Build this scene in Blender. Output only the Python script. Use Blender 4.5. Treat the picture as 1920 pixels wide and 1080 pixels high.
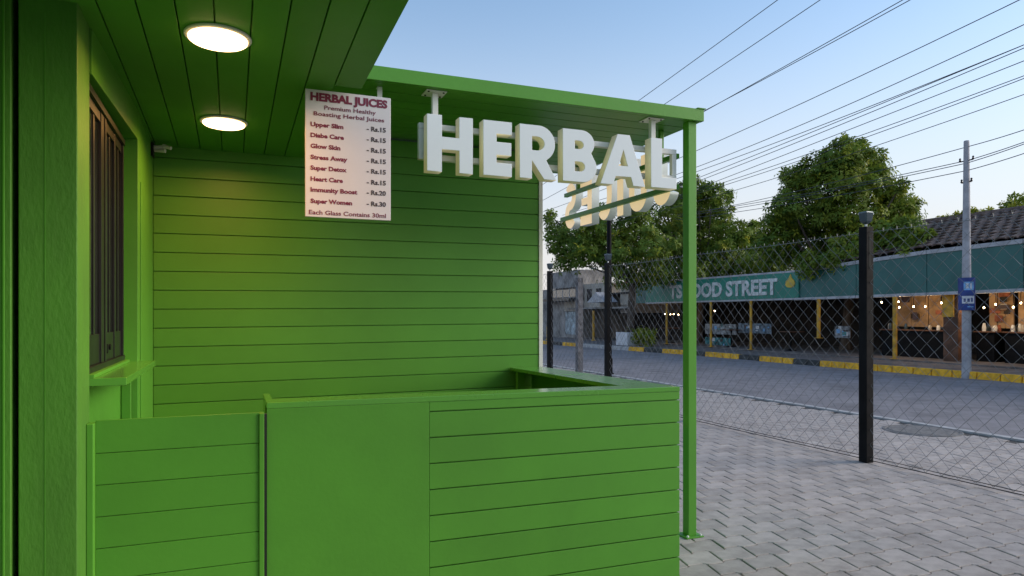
import bpy, bmesh, math, random
import numpy as np
from mathutils import Vector, Matrix
R = math.radians
random.seed(7)
S = bpy.context.scene
for o in list(bpy.data.objects): bpy.data.objects.remove(o)

# ------------------------------------------------------------------ camera
F, H, CH = 1300.0, 591.0, 1.5
TH = R(21.95)
cam = bpy.data.cameras.new('camera'); camo = bpy.data.objects.new('camera', cam)
S.collection.objects.link(camo); S.camera = camo
camo.location = (0, 0, CH); camo.rotation_euler = (R(90), 0, -TH)
cam.sensor_width = 36; cam.lens = F/1920*36; cam.shift_y = (H-540)/1920
cam.clip_start = 0.05; cam.clip_end = 2000

# ------------------------------------------------------------------ sky and sun
SUN_EL, SUN_AZ = R(21), R(110)      # azimuth clockwise from +Y: low, off to the right
w = bpy.data.worlds.new('World'); S.world = w; w.use_nodes = True
nt = w.node_tree; nt.nodes.clear()
sky = nt.nodes.new('ShaderNodeTexSky'); sky.sky_type = 'NISHITA'; sky.sun_disc = False
sky.sun_elevation = SUN_EL; sky.sun_rotation = SUN_AZ
sky.altitude = 0; sky.air_density = 1.15; sky.dust_density = .7; sky.ozone_density = 2.2
bg = nt.nodes.new('ShaderNodeBackground'); bg.inputs['Strength'].default_value = 0.10
out = nt.nodes.new('ShaderNodeOutputWorld')
# pale haze low over the horizon, the same all the way round
tcw = nt.nodes.new('ShaderNodeTexCoord'); spx = nt.nodes.new('ShaderNodeSeparateXYZ'); nt.links.new(tcw.outputs['Generated'], spx.inputs[0])
mrw = nt.nodes.new('ShaderNodeMapRange'); mrw.interpolation_type = 'SMOOTHERSTEP'
mrw.inputs['From Min'].default_value = -.05; mrw.inputs['From Max'].default_value = .50; mrw.inputs['To Min'].default_value = .93; mrw.inputs['To Max'].default_value = 0
nt.links.new(spx.outputs['Z'], mrw.inputs['Value'])
mxw = nt.nodes.new('ShaderNodeMix'); mxw.data_type = 'RGBA'; mxw.inputs['B'].default_value = (3.5, 3.35, 3.45, 1)
nt.links.new(mrw.outputs[0], mxw.inputs['Factor']); nt.links.new(sky.outputs[0], mxw.inputs['A'])
nt.links.new(mxw.outputs['Result'], bg.inputs['Color']); nt.links.new(bg.outputs[0], out.inputs['Surface'])
sl = bpy.data.lights.new('sun', 'SUN'); sl.energy = 1.4; sl.angle = R(35); sl.color = (1, .86, .72)
so = bpy.data.objects.new('sun', sl); S.collection.objects.link(so)
sd = Vector((math.sin(SUN_AZ)*math.cos(SUN_EL), math.cos(SUN_AZ)*math.cos(SUN_EL), math.sin(SUN_EL)))
so.rotation_euler = sd.to_track_quat('Z', 'Y').to_euler()
S.view_settings.view_transform = 'Standard'; S.view_settings.look = 'None'
S.view_settings.gamma = 1; S.view_settings.use_curve_mapping = False
S.view_settings.exposure = 1.25
S.render.engine = 'CYCLES'; S.cycles.use_denoising = True; S.cycles.max_bounces = 8

# ------------------------------------------------------------------ measuring helpers
cT, sT = math.cos(TH), math.sin(TH)
def ray(u, v): 
    a, b = (u-960)/F, (H-v)/F
    return Vector((cT*a+sT, -sT*a+cT, b))
def atX(u, v, X): d = ray(u, v); return Vector((0, 0, CH))+d*(X/d.x)
def atY(u, v, Y): d = ray(u, v); return Vector((0, 0, CH))+d*(Y/d.y)
def atZ(u, v, Z): d = ray(u, v); return Vector((0, 0, CH))+d*((Z-CH)/d.z)
def atD(u, v, D): return Vector((0, 0, CH))+ray(u, v)*D
def proj(p):
    D = p[0]*sT+p[1]*cT
    return 960+F*(p[0]*cT-p[1]*sT)/D, H-F*(p[2]-CH)/D, D

# ------------------------------------------------------------------ object helpers
ORG = {}
def link(o, parent=None, org=(0, 0, 0)):
    S.collection.objects.link(o)
    org = Vector(org)
    if parent is not None:
        o.parent = parent; o.location = org-ORG[parent.name]
    else: o.location = org
    ORG[o.name] = org
    return o
def tag(o, label=None, cat=None, group=None, kind=None):
    if label: o['label'] = label
    if cat: o['category'] = cat
    if group: o['group'] = group
    if kind: o['kind'] = kind
    return o
def thing(name, loc, label, cat, group=None):
    o = bpy.data.objects.new(name, None); o.empty_display_size = .1
    link(o, None, loc); return tag(o, label, cat, group)
class MB:
    def __init__(s): s.v, s.f = [], []
    def add(s, vs, fs):
        n = len(s.v); s.v += [tuple(p) for p in vs]; s.f += [tuple(i+n for i in f) for f in fs]; return s
    def box(s, x0, x1, y0, y1, z0, z1):
        return s.add([(x0,y0,z0),(x1,y0,z0),(x1,y1,z0),(x0,y1,z0),(x0,y0,z1),(x1,y0,z1),(x1,y1,z1),(x0,y1,z1)],
              [(0,3,2,1),(4,5,6,7),(0,1,5,4),(1,2,6,5),(2,3,7,6),(3,0,4,7)])
    def tube(s, pts, r, n=8, cap=True):
        pts = [Vector(p) for p in pts]
        rs = r if isinstance(r, (list, tuple)) else [r]*len(pts)
        vs, fs = [], []
        for i, p in enumerate(pts):
            t = (pts[min(i+1, len(pts)-1)]-pts[max(i-1, 0)]).normalized()
            a = t.cross(Vector((0, 0, 1)))
            if a.length < .05: a = t.cross(Vector((1, 0, 0)))
            a.normalize(); b = t.cross(a)
            for k in range(n):
                an = 2*math.pi*k/n; vs.append(p+(a*math.cos(an)+b*math.sin(an))*rs[i])
        for i in range(len(pts)-1):
            for k in range(n):
                k2 = (k+1) % n
                fs.append((i*n+k, i*n+k2, (i+1)*n+k2, (i+1)*n+k))
        if cap: fs += [tuple(range(n)), tuple((len(pts)-1)*n+k for k in reversed(range(n)))]
        return s.add(vs, fs)
    def prism(s, poly, z0, z1):
        n = len(poly)
        return s.add([(x, y, z0) for x, y in poly]+[(x, y, z1) for x, y in poly],
            [tuple(reversed(range(n))), tuple(range(n, 2*n))]+[(i, (i+1) % n, n+(i+1) % n, n+i) for i in range(n)])
    def lathe(s, c, prof, n=24):
        vs, fs = [], []
        for r_, z in prof:
            for k in range(n):
                a = 2*math.pi*k/n; vs.append((c[0]+r_*math.cos(a), c[1]+r_*math.sin(a), c[2]+z))
        for i in range(len(prof)-1):
            for k in range(n): fs.append((i*n+k, i*n+(k+1) % n, (i+1)*n+(k+1) % n, (i+1)*n+k))
        fs += [tuple(reversed(range(n))), tuple((len(prof)-1)*n+k for k in range(n))]
        return s.add(vs, fs)
    def xf(s, fn): s.v = [tuple(fn(*p)) for p in s.v]; return s
    def mesh(s, name, m):
        me = bpy.data.meshes.new(name); me.from_pydata(s.v, [], s.f)
        bm = bmesh.new(); bm.from_mesh(me); bmesh.ops.recalc_face_normals(bm, faces=bm.faces); bm.to_mesh(me); bm.free()
        if m: me.materials.append(m)
        return me
    def build(s, name, m, parent=None, bevel=0, org=(0, 0, 0), smooth=False):
        me = s.mesh(name, m)
        o = link(bpy.data.objects.new(name, me), parent, org)
        if org != (0, 0, 0):
            me.transform(Matrix.Translation(-Vector(org)))
        if bevel:
            b = o.modifiers.new('bevel', 'BEVEL'); b.width = bevel; b.segments = 2; b.limit_method = 'ANGLE'
        if smooth: me.polygons.foreach_set('use_smooth', [True]*len(me.polygons))
        return o
def B(name, x0, x1, y0, y1, z0, z1, m, parent=None, bevel=0, fn=None):
    b = MB().box(x0, x1, y0, y1, z0, z1)
    if fn: b.xf(fn)
    return b.build(name, m, parent, bevel)

# ------------------------------------------------------------------ materials
def mat(name, col, rough=.6, var=.12, scale=4, bump=0, bscale=60, metal=0, spec=.5, emit=None, es=0, col2=None, rnd=0, dirt=0, stretch=None, coat=0):
    m = bpy.data.materials.new(name); m.use_nodes = True
    N, L = m.node_tree.nodes, m.node_tree.links
    p = N['Principled BSDF']
    p.inputs['Roughness'].default_value = rough; p.inputs['Metallic'].default_value = metal
    p.inputs['Specular IOR Level'].default_value = spec
    p.inputs['Coat Weight'].default_value = coat; p.inputs['Coat Roughness'].default_value = .15
    tc = N.new('ShaderNodeTexCoord'); src = tc.outputs['Object']
    if stretch:
        mp = N.new('ShaderNodeMapping'); mp.inputs['Scale'].default_value = stretch
        L.new(src, mp.inputs[0]); src = mp.outputs[0]
    nz = N.new('ShaderNodeTexNoise'); nz.inputs['Scale'].default_value = scale; nz.inputs['Detail'].default_value = 6
    nz.inputs['Roughness'].default_value = .6
    L.new(src, nz.inputs['Vector'])
    mx = N.new('ShaderNodeMix'); mx.data_type = 'RGBA'
    c2 = col2 if col2 else tuple(c*(1-var*2) for c in col)
    c1 = col if col2 else tuple(min(1, c*(1+var)) for c in col)
    mx.inputs['A'].default_value = (*c1, 1); mx.inputs['B'].default_value = (*c2, 1)
    mr = N.new('ShaderNodeMapRange'); mr.inputs['From Min'].default_value = .32; mr.inputs['From Max'].default_value = .68
    L.new(nz.outputs['Fac'], mr.inputs['Value']); L.new(mr.outputs[0], mx.inputs['Factor'])
    res = mx.outputs['Result']
    if rnd:
        oi = N.new('ShaderNodeObjectInfo'); m2 = N.new('ShaderNodeMapRange')
        m2.inputs['To Min'].default_value = 1-rnd; m2.inputs['To Max'].default_value = 1+rnd
        L.new(oi.outputs['Random'], m2.inputs['Value'])
        hs = N.new('ShaderNodeHueSaturation'); L.new(m2.outputs[0], hs.inputs['Value']); L.new(res, hs.inputs['Color'])
        res = hs.outputs[0]
    if dirt:
        n3 = N.new('ShaderNodeTexNoise'); n3.inputs['Scale'].default_value = dirt; n3.inputs['Detail'].default_value = 8
        n3.inputs['Roughness'].default_value = .7
        gm = N.new('ShaderNodeNewGeometry'); L.new(gm.outputs['Position'], n3.inputs['Vector'])
        m3 = N.new('ShaderNodeMapRange'); m3.inputs['From Min'].default_value = .5; m3.inputs['From Max'].default_value = .72
        m3.inputs['To Min'].default_value = 1; m3.inputs['To Max'].default_value = .62 if rough > .5 else .86
        L.new(n3.outputs['Fac'], m3.inputs['Value'])
        h3 = N.new('ShaderNodeHueSaturation'); L.new(m3.outputs[0], h3.inputs['Value']); L.new(res, h3.inputs['Color']); res = h3.outputs[0]
    L.new(res, p.inputs['Base Color'])
    # roughness variation
    rr = N.new('ShaderNodeMapRange'); rr.inputs['To Min'].default_value = max(0, rough-.08); rr.inputs['To Max'].default_value = min(1, rough+.1)
    L.new(nz.outputs['Fac'], rr.inputs['Value']); L.new(rr.outputs[0], p.inputs['Roughness'])
    if bump:
        n2 = N.new('ShaderNodeTexNoise'); n2.inputs['Scale'].default_value = bscale; n2.inputs['Detail'].default_value = 5
        L.new(src, n2.inputs['Vector'])
        bp = N.new('ShaderNodeBump'); bp.inputs['Strength'].default_value = bump; bp.inputs['Distance'].default_value = .01
        L.new(n2.outputs['Fac'], bp.inputs['Height']); L.new(bp.outputs[0], p.inputs['Normal'])
    if emit:
        p.inputs['Emission Color'].default_value = (*emit, 1); p.inputs['Emission Strength'].default_value = es
    return m
GREEN = (.083, .285, .028)
M = dict(
 paint=mat('green_paint', GREEN, .42, .05, 1.3, .06, 45, rnd=.05, spec=.35, dirt=.35),
 gloss=mat('green_gloss_paint', (.085, .29, .03), .26, .04, 2, .03, 45, spec=.6, coat=.5),
 paint2=mat('green_paint_ceiling', GREEN, .6, .05, 1.3, .05, 45, rnd=.06, spec=.25),
 plaster=mat('green_plaster', (.064, .21, .018), .6, .12, 3, .22, 80, stretch=(1, 1, .45)),
 gap=mat('dark_recess', (.012, .014, .012), .9, .1),
 bronze=mat('bronze_frame', (.011, .011, .012), .33, .15, 5, metal=0, spec=.45),
 black=mat('black_powder_coat', (.006, .007, .009), .6, .2, 6, .08, 30, spec=.08),
 plastic=mat('white_plastic', (.72, .72, .68), .35, .04),
 letter=mat('white_sign_face', (.68, .73, .75), .35, .01, 3),
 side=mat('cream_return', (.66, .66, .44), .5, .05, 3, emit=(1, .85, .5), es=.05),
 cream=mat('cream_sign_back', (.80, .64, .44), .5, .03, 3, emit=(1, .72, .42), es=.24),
 steel=mat('white_steel', (.68, .69, .67), .4, .05, 5),
 board=mat('menu_board_white', (.60, .57, .62), .35, .02, 5),
 maroon=mat('maroon_print', (.16, .012, .045), .5, .05), dark=mat('dark_print', (.045, .03, .04), .5, .05),
 paver=mat('concrete_paver', (.42, .378, .352), .85, .1, 9, .35, 140, rnd=.12, dirt=2.2),
 sand=mat('joint_sand', (.05, .048, .046), .95, .2, 20),
 asphalt=mat('asphalt', (.235, .222, .232), .88, .12, 2.5, .5, 160, dirt=.6),
 kconc=mat('kerb_concrete', (.42, .42, .42), .85, .15, 6, .2, 60),
 kyel=mat('kerb_yellow', (.85, .45, .02), .7, .18, 7, .2, 50, dirt=3), kblk=mat('kerb_black', (.045, .05, .05), .75, .3, 7, .2, 50),
 walk=mat('pavement_concrete', (.17, .155, .15), .9, .2, 3, .3, 50, dirt=1),
 wire=mat('galvanised_wire', (.21, .215, .22), .45, .15, 8, metal=.2),
 teal=mat('teal_fascia', (.022, .125, .115), .5, .12, .8, .1, 10, dirt=.7), tealsign=mat('green_sign', (.012, .22, .16), .45, .1, 1, dirt=1.5),
 trim=mat('grey_trim', (.42, .43, .46), .6, .15, 3), signwhite=mat('sign_lettering', (.62, .66, .66), .5, .2, 5),
 tile=mat('clay_tile', (.135, .092, .076), .8, .3, 6, .4, 40, rnd=.35), yellow=mat('yellow_post', (.58, .33, .03), .6, .2, 5, dirt=3),
 concrete=mat('stained_concrete', (.30, .29, .28), .9, .3, 1.5, .3, 20, dirt=1.2), beige=mat('beige_render', (.46, .42, .36), .9, .15, 1.5, .2, 20, dirt=.8),
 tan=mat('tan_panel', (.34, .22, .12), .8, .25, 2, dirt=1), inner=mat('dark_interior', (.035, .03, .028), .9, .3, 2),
 wood=mat('brown_wood', (.12, .055, .03), .7, .3, 4), red=mat('red_tile', (.28, .09, .05), .8, .3, 6, .3, 30),
 pole=mat('concrete_pole', (.40, .40, .43), .75, .12, 5, .2, 40, dirt=2), cable=mat('cable_sheath', (.045, .05, .065), .7, .1), blue=mat('blue_banner', (.008, .04, .22), .5, .2, 4),
 lblue=mat('light_blue_print', (.18, .42, .75), .5, .2, 8), white=mat('white_print', (.6, .62, .66), .5, .1),
 bark=mat('bark', (.10, .08, .065), .9, .3, 8, .6, 20, stretch=(1, 1, .3)), glassb=mat('grey_glass', (.07, .10, .12), .08, .1, metal=.3),
 iron=mat('manhole_iron', (.17, .165, .16), .8, .2, 12, .5, 60), tealp=mat('teal_print', (.06, .30, .32), .6, .4, 3), orange=mat('orange_cloth', (.5, .16, .03), .7, .2),
 bulb=mat('warm_bulb', (1, .8, .5), .5, emit=(1, .72, .38), es=14),
 lamp=mat('led_diffuser', (1, .95, .85), .5, emit=(1, .62, .30), es=3.0),
)
def leafmat(name, a, b, c):
    m = mat(name, a, .5, 0, .9, col2=b, spec=.15)
    N, L = m.node_tree.nodes, m.node_tree.links; p = N['Principled BSDF']
    at = N.new('ShaderNodeAttribute'); at.attribute_name = 'tone'
    src = p.inputs['Base Color'].links[0].from_socket
    mx = N.new('ShaderNodeMix'); mx.data_type = 'RGBA'; mx.inputs['B'].default_value = (*c, 1)
    L.new(src, mx.inputs['A']); L.new(at.outputs['Fac'], mx.inputs['Factor']); L.new(mx.outputs['Result'], p.inputs['Base Color'])
    tr = N.new('ShaderNodeBsdfTranslucent'); L.new(mx.outputs['Result'], tr.inputs['Color'])
    ms = N.new('ShaderNodeMixShader'); ms.inputs[0].default_value = .3
    L.new(p.outputs[0], ms.inputs[1]); L.new(tr.outputs[0], ms.inputs[2]); L.new(ms.outputs[0], N['Material Output'].inputs[0])
    return m
M['leaf'] = leafmat('leaf', (.10, .20, .03), (.05, .115, .022), (.36, .38, .035))
def glass(name, tint):
    m = bpy.data.materials.new(name); m.use_nodes = True; p = m.node_tree.nodes['Principled BSDF']
    p.inputs['Base Color'].default_value = (*tint, 1); p.inputs['Roughness'].default_value = .04
    p.inputs['Transmission Weight'].default_value = .0; p.inputs['Specular IOR Level'].default_value = 1.0; p.inputs['Coat Weight'].default_value = .6
    return m
M['glass'] = glass('dark_window_glass', (.012, .018, .012))

# ------------------------------------------------------------------ setting: ground
MB().add([(-300, -300, -.06), (300, -300, -.06), (300, 400, -.06), (-300, 400, -.06)], [(0, 1, 2, 3)]).build('ground', M['walk'])
tag(bpy.data.objects['ground'], kind='structure')
pav = MB().add([(-6, -8, -.012), (8.74, -8, -.012), (8.74, 60, -.012), (-6, 60, -.012)], [(0, 1, 2, 3)]).build('pavement', M['sand'])
tag(pav, kind='structure')
def kx(Y): # kerb line across the road
    ys = [-10, 10, 16, 22, 26.6, 33, 80]; xs = [16.4, 16.4, 16.15, 16.2, 15.6, 15.2, 12.5]
    return float(np.interp(Y, ys, xs))
rd = MB(); yy = np.linspace(-12, 80, 47)
vs = [(8.86, y, -.02) for y in yy]+[(kx(y)+.05, y, -.02) for y in yy]; n = len(yy)
rd.add(vs, [(i, n+i, n+i+1, i+1) for i in range(n-1)]); tag(rd.build('road', M['asphalt']), kind='structure')
tag(B('kerb_edging', 8.742, 8.858, -8, 60, -.05, .012, M['kconc']), kind='structure')
fw = MB(); vs = [(kx(y)+.19, y, .115) for y in yy]+[(34, y, .115) for y in yy]+[(kx(y)+.19, y, -.05) for y in yy]
fw.add(vs, [(i, n+i, n+i+1, i+1) for i in range(n-1)]+[(2*n+i, i, i+1, 2*n+i+1) for i in range(n-1)])
tag(fw.build('far_pavement', M['walk']), kind='structure')

# kerb stones, yellow and black
kerb = tag(bpy.data.objects.new('kerb', None), kind='structure'); link(kerb)
def kerbstone(y0, y1, m):
    b = MB(); g = .012; a0, a1 = kx(y0), kx(y1)
    b.add([(a0, y0+g, -.05), (a1, y1-g, -.05), (a1+.17, y1-g, -.05), (a0+.17, y0+g, -.05),
           (a0+.02, y0+g, .15), (a1+.02, y1-g, .15), (a1+.17, y1-g, .15), (a0+.17, y0+g, .15)],
          [(0, 1, 2, 3), (4, 7, 6, 5), (0, 4, 5, 1), (1, 5, 6, 2), (2, 6, 7, 3), (3, 7, 4, 0)])
    o = b.build('kerb_stone', m, kerb, .015); return o
segs = []; y = 4.0
pat = [('y', 1), ('k', .01)]
y = 3.0
while y < 60:
    px = proj((kx(y), y, 0))[0]
    if y < 11.3: ln, c = .55, 'y'
    else:
        ph = (y-11.3) % 5.2
        c = 'y'
        if y > 14.7 and (y*1.0) % 2.6 < .9: c = 'k'
    if 25.5 < y < 29.0: c = 'w'
    L_ = random.uniform(.42, .6)
    o = kerbstone(y, y+L_, {'y': M['kyel'], 'k': M['kblk'], 'w': M['kconc']}[c])
    y += L_

# pavers
PW, PD, DL, JG = .247, .188, .013, .016
LEAN = .030
e1 = Vector((math.cos(R(-2)), math.sin(R(-2)))); e2 = Vector((-e1.y, e1.x))
PO = Vector((2.9335, 3.618))
gp = .0046
prof = [(gp, DL+gp), (PW/2-JG, DL+gp), (PW/2+JG, -DL+gp), (PW-gp, -DL+gp), (PW-gp, PD+DL-gp), (PW/2+JG, PD+DL-gp), (PW/2-JG, PD-DL-gp), (gp, PD-DL-gp)]
prof = [(x+y/PD*LEAN, y) for x, y in prof]
cx_, cy_ = sum(p[0] for p in prof)/8, sum(p[1] for p in prof)/8
def ring(k, z): return [((x-cx_)*k+0, (y-cy_)*k, z) for x, y in prof]
pv = ring(1, -.03)+ring(1, -.004)+ring(.965, 0.0)
def w2(x, y): p = e1*x+e2*y; return p.x, p.y
pv = [(*w2(x, y), z) for x, y, z in pv]
pf = [tuple(range(16, 24))]+[(i, (i+1) % 8, 8+(i+1) % 8, 8+i) for i in range(8)]+[(8+i, 8+(i+1) % 8, 16+(i+1) % 8, 16+i) for i in range(8)]
pme = MB().add(pv, pf).mesh('paver', M['paver'])
cells = []
for k in range(-14, 180):
    for j in range(-26, 34):
        x0 = j*PW+k*LEAN+(k % 2)*PW/2+cx_; y0 = k*PD+cy_
        p = PO+e1*x0+e2*y0
        if p.x > 8.6 or p.x < -2.5 or p.y < .8 or p.y > 34: continue
        if p.x < 2.2 and 3.15 < p.y < 5.35: continue
        if p.x < 2.2 and p.y > 5.2: continue
        if (p.x-8.30)**2+(p.y-6.36)**2 < .28**2: continue
        u, v, D = proj((p.x, p.y, 0))
        vis = D > .5 and 1262 < u < 1960 and v < 1110
        cells.append((D if vis else 1000+abs(D), p, vis))
cells.sort(key=lambda c: c[0])
stuffV, stuffF = [], []
for i, (D, p, vis) in enumerate(cells):
    dz = random.uniform(-.0016, .0016); tx, ty = random.gauss(0, .004), random.gauss(0, .004)
    if i < 300 and vis:
        o = bpy.data.objects.new('paver', pme); link(o, pav, (p.x, p.y, dz)); o.rotation_euler = (tx, ty, 0)
    else:
        nn = len(stuffV)
        stuffV += [(p.x+a, p.y+b, c+dz+(a*-ty+b*tx if c > -.01 else 0)) for a, b, c in pv]; stuffF += [tuple(q+nn for q in f) for f in pf]
me = bpy.data.meshes.new('paving'); me.from_pydata(stuffV, [], stuffF); me.materials.append(M['paver'])
tag(link(bpy.data.objects.new('paving', me), pav), kind='stuff')

# ------------------------------------------------------------------ the green kiosk
KL, KR, WY = -.48, 2.30, 5.08       # wall corner, wall end, back wall face
kiosk = thing('kiosk', (.9, 4.1, 0), 'green kiosk clad in painted boards, with ceiling, canopy, side window and post', 'kiosk')
tiltw = lambda x, y, z: (x, y, z+.0075*(x+.48))
bw = B('back_wall', KL-.08, KR-.03, WY+.014, WY+.10, 0, 2.80, M['paint'], kiosk)
z = 1.663-13*.1245; top = 2.80
while z < 2.9:
    z0, z1 = z+.003, z+.1245-.003
    if z0 < 0: z0 = .01
    if z1 > 0.05:
        b = MB().box(KL, KR-.022, WY, WY+.013, z0, min(z1, 2.78)); b.xf(tiltw)
        if z0 < 2.7: b.build('board', M['paint'], bw, .0015)
    z += .1245
B('wall_end_post', KR-.021, KR+.012, WY-.006, WY+.11, 0, 2.805, M['steel'], kiosk, .002)
# ceiling one, sloping up a little towards the street
cz = lambda y: 2.62+.020*(WY-y)
cei = MB().box(-1.25, .600, -4.5, 3.519, 0, .10).xf(lambda x, y, z: (x, y, z+cz(y)+.016)).build('ceiling', M['paint2'], kiosk)  # unseen stretch over and behind the camera, extended to cut skylight
MB().box(-1.25, .468, 3.5195, WY+.1, 0, .10).xf(lambda x, y, z: (x, y, z+cz(y)+.016)).build('ceiling_backing', M['paint2'], cei)
for k in range(13):
    x1 = .602-.1334*k; x0 = x1-.1334
    if x0 < -1.3: break
    yb = 3.52 if k == 0 else (WY-.002)
    b = MB().box(x0+.0028, x1-(.0028 if k else 0), -4.5, yb, -.012, .0155)
    b.xf(lambda x, y, z: (x, y, z+cz(y))); b.build('ceiling_board', M['paint2'], cei, .0015)
# canopy
CZ = 2.81
can = B('canopy', .42, 2.93, 3.90, 5.80, CZ+.014, CZ+.07, M['paint'], kiosk)
B('fascia', .20, 2.955, 3.86, 3.899, CZ, CZ+.080, M['paint'], can, .002)
B('fascia_lip', 2.90, 2.967, 3.854, 3.912, CZ+.0805, CZ+.087, M['paint'], can, .001)
B('side_fascia', 2.932, 2.955, 3.8995, 5.80, CZ+.002, CZ+.080, M['paint'], can, .002)
yb = 3.9
while yb < 5.79:
    B('canopy_board', .44, 2.929, yb+.004, min(5.80, yb+.141), CZ+.001, CZ+.013, M['paint'], can, .0015); yb += .145
# post
pc = atZ(1303, 1006, 0)
PX, PY = 2.885, 3.925
pp = B('canopy_post', PX-.0325, PX+.0325, PY-.0325, PY+.0325, .008, CZ, M['paint'], kiosk, .003)
B('base_plate', PX-.07, PX+.07, PY-.065, PY+.065, .001, .009, M['paint'], pp, .001)
for a in (-.052, .052):
    MB().lathe((PX+a, PY-.05, .009), [(.009, 0), (.009, .006), (.005, .012)], 8).build('anchor_bolt', M['steel'], pp)

# left side: wall, recess, window, panel
sw = B('side_wall', -.66, -.562, 3.20, WY+.05, 0, 2.75, M['paint'], kiosk)
sw.hide_render = False
B('wall_panel', -.5615, -.482, 4.30, WY-.001, 0, 2.66, M['paint'], kiosk, .003)
MB().add([(-.5615,3.201,2.465),(-.522,3.201,2.465),(-.482,4.2985,2.465),(-.5615,4.2985,2.465),(-.5615,3.201,2.72),(-.522,3.201,2.72),(-.482,4.2985,2.72),(-.5615,4.2985,2.72)],[(0,3,2,1),(4,5,6,7),(0,1,5,4),(1,2,6,5),(2,3,7,6),(3,0,4,7)]).build('wall_header', M['paint'], kiosk, .002)
B('door_leaf', -.4815, -.477, 4.40, 4.86, .02, 2.25, M['paint'], kiosk, .002)
B('drain_pipe', -.559, -.512, 4.265, 4.285, 0, 1.20, M['paint'], kiosk, .004)
MB().tube([(-.561, 4.255, 1.207), (-.475, 4.255, 1.207)], .019, 10).build('pipe_valve', M['black'], kiosk)
# window
WX, wy0, wy1, wz0, wz1 = -.5615, 3.202, 4.235, 1.262, 2.44
win = MB().box(WX, WX+.026, wy0, wy1, wz0, wz0+.025).box(WX, WX+.026, wy0, wy1, wz1-.03, wz1)\
     .box(WX, WX+.020, wy1-.03, wy1, wz0+.025, wz1-.03).build('window', M['bronze'], kiosk, .001)
stiles = [(3.235, 3.29, .014), (3.43, 3.455, .008), (3.57, 3.64, .016), (3.665, 3.70, .018), (3.84, 3.865, .008), (3.96, 4.0, .014), (4.11, 4.135, .008)]
for a, b_, d in stiles:
    B('window_stile', WX+.004, WX+d, a, b_, wz0+.0255, wz1-.0305, M['bronze'], win, .001)
B('window_pane', WX+.0005, WX+.003, 3.203, wy1-.031, wz0+.11, wz1-.031, M['glass'], win)
B('bottom_rail', WX+.001, WX+.010, 3.203, wy1-.031, wz0+.026, wz0+.155, M['bronze'], win, .001)
B('top_rail', WX+.0035, WX+.012, 3.203, wy1-.031, wz1-.075, wz1-.031, M['bronze'], win, .001)
MB().tube([(WX+.009, 3.74, wz0+.08), (WX+.016, 3.74, wz0+.08)], .022, 12).build('lock', M['black'], win)
MB().tube([(WX+.009, 3.83, wz0+.085), (WX+.016, 3.83, wz0+.085)], .014, 12).build('lock', M['black'], win)
B('shelf', -.561, -.400, 3.203, 4.35, 1.215, 1.247, M['gloss'], kiosk, .002)
B('sill', -.5612, -.515, 3.203, 4.24, 1.2475, 1.2615, M['paint'], kiosk, .001)
# pillars
pl = B('pillar', -.713, -.530, 2.967, 3.20, 0, 2.75, M['plaster'], kiosk, .004)
B('paint_ridge', -.6325, -.6305, 2.9655, 2.9668, .3, 2.6, M['paint'], pl)
p2 = B('door_jamb', -1.15, -.733, 2.96, 3.30, 0, 2.75, M['plaster'], kiosk, .003)
B('jamb_bead', -.757, -.751, 2.955, 2.9595, 0, 2.74, M['paint'], p2, .001)
B('dark_gap_fill', -.7325, -.7135, 3.06, 3.28, 0, 2.74, M['gap'], kiosk)  # black fill standing in for the shade deep in this recess

B('unseen_shade_wall', -1.20, -1.08, -4.5, 2.958, 0, 2.90, M['paint'], kiosk)  # unseen wall added to keep skylight off the pillar and left boards
# camera on the wall corner
sc = thing('wall_camera', (KL+.005, 4.98, 2.56), 'small pale bullet camera fixed in the upper corner of the green kiosk', 'camera')
B('mount', KL+.001, KL+.014, 4.93, 5.01, 2.515, 2.60, M['gap'], sc, .002)
MB().tube([(KL+.014, 4.965, 2.570), (KL+.075, 4.945, 2.572)], .017, 12).build('housing', M['plastic'], sc, .002)
MB().tube([(KL+.068, 4.945, 2.582), (KL+.115, 4.92, 2.566)], [.013, .011], 12).build('visor', M['plastic'], sc)
MB().tube([(KL+.02, 4.955, 2.550), (KL+.082, 4.93, 2.548)], [.009, .013], 12).build('sensor', M['plastic'], sc)

# ceiling lamps
for (u, v, lab) in ((409, 68, 'round warm LED ceiling panel nearer the street, largest in view'), (420, 228, 'round warm LED ceiling panel farther in, nearer the back wall')):
    p = atZ(u, v, 2.64)
    for _ in range(4): p = atZ(u, v, cz(p.y)-.012)
    t = thing('ceiling_light', p, lab, 'ceiling light', 'round lights in the kiosk ceiling')
    sl_ = math.atan(-.020)
    a = MB().lathe((0, 0, 0), [(.130, -.0015), (.130, -.006), (.126, -.0095), (.1145, -.0125), (.114, -.009)], 48)
    b = MB().lathe((0, 0, 0), [(.1135, -.009), (.1135, -.018), (.109, -.0215)], 48)
    for nm, q, m_ in (('ring', a, M['plastic']), ('diffuser', b, M['lamp'])):
        o = q.build(nm, m_, t); o.location = (0, 0, 0); o.rotation_euler = (sl_, 0, 0)
    ll = bpy.data.lights.new('ceiling_lamp', 'AREA'); ll.shape = 'DISK'; ll.size = .22; ll.energy = 4.6; ll.color = (1, .46, .12); ll.spread = R(165)
    lo = bpy.data.objects.new('ceiling_lamp', ll); S.collection.objects.link(lo); lo.location = (p.x, p.y, p.z-.034)

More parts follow.
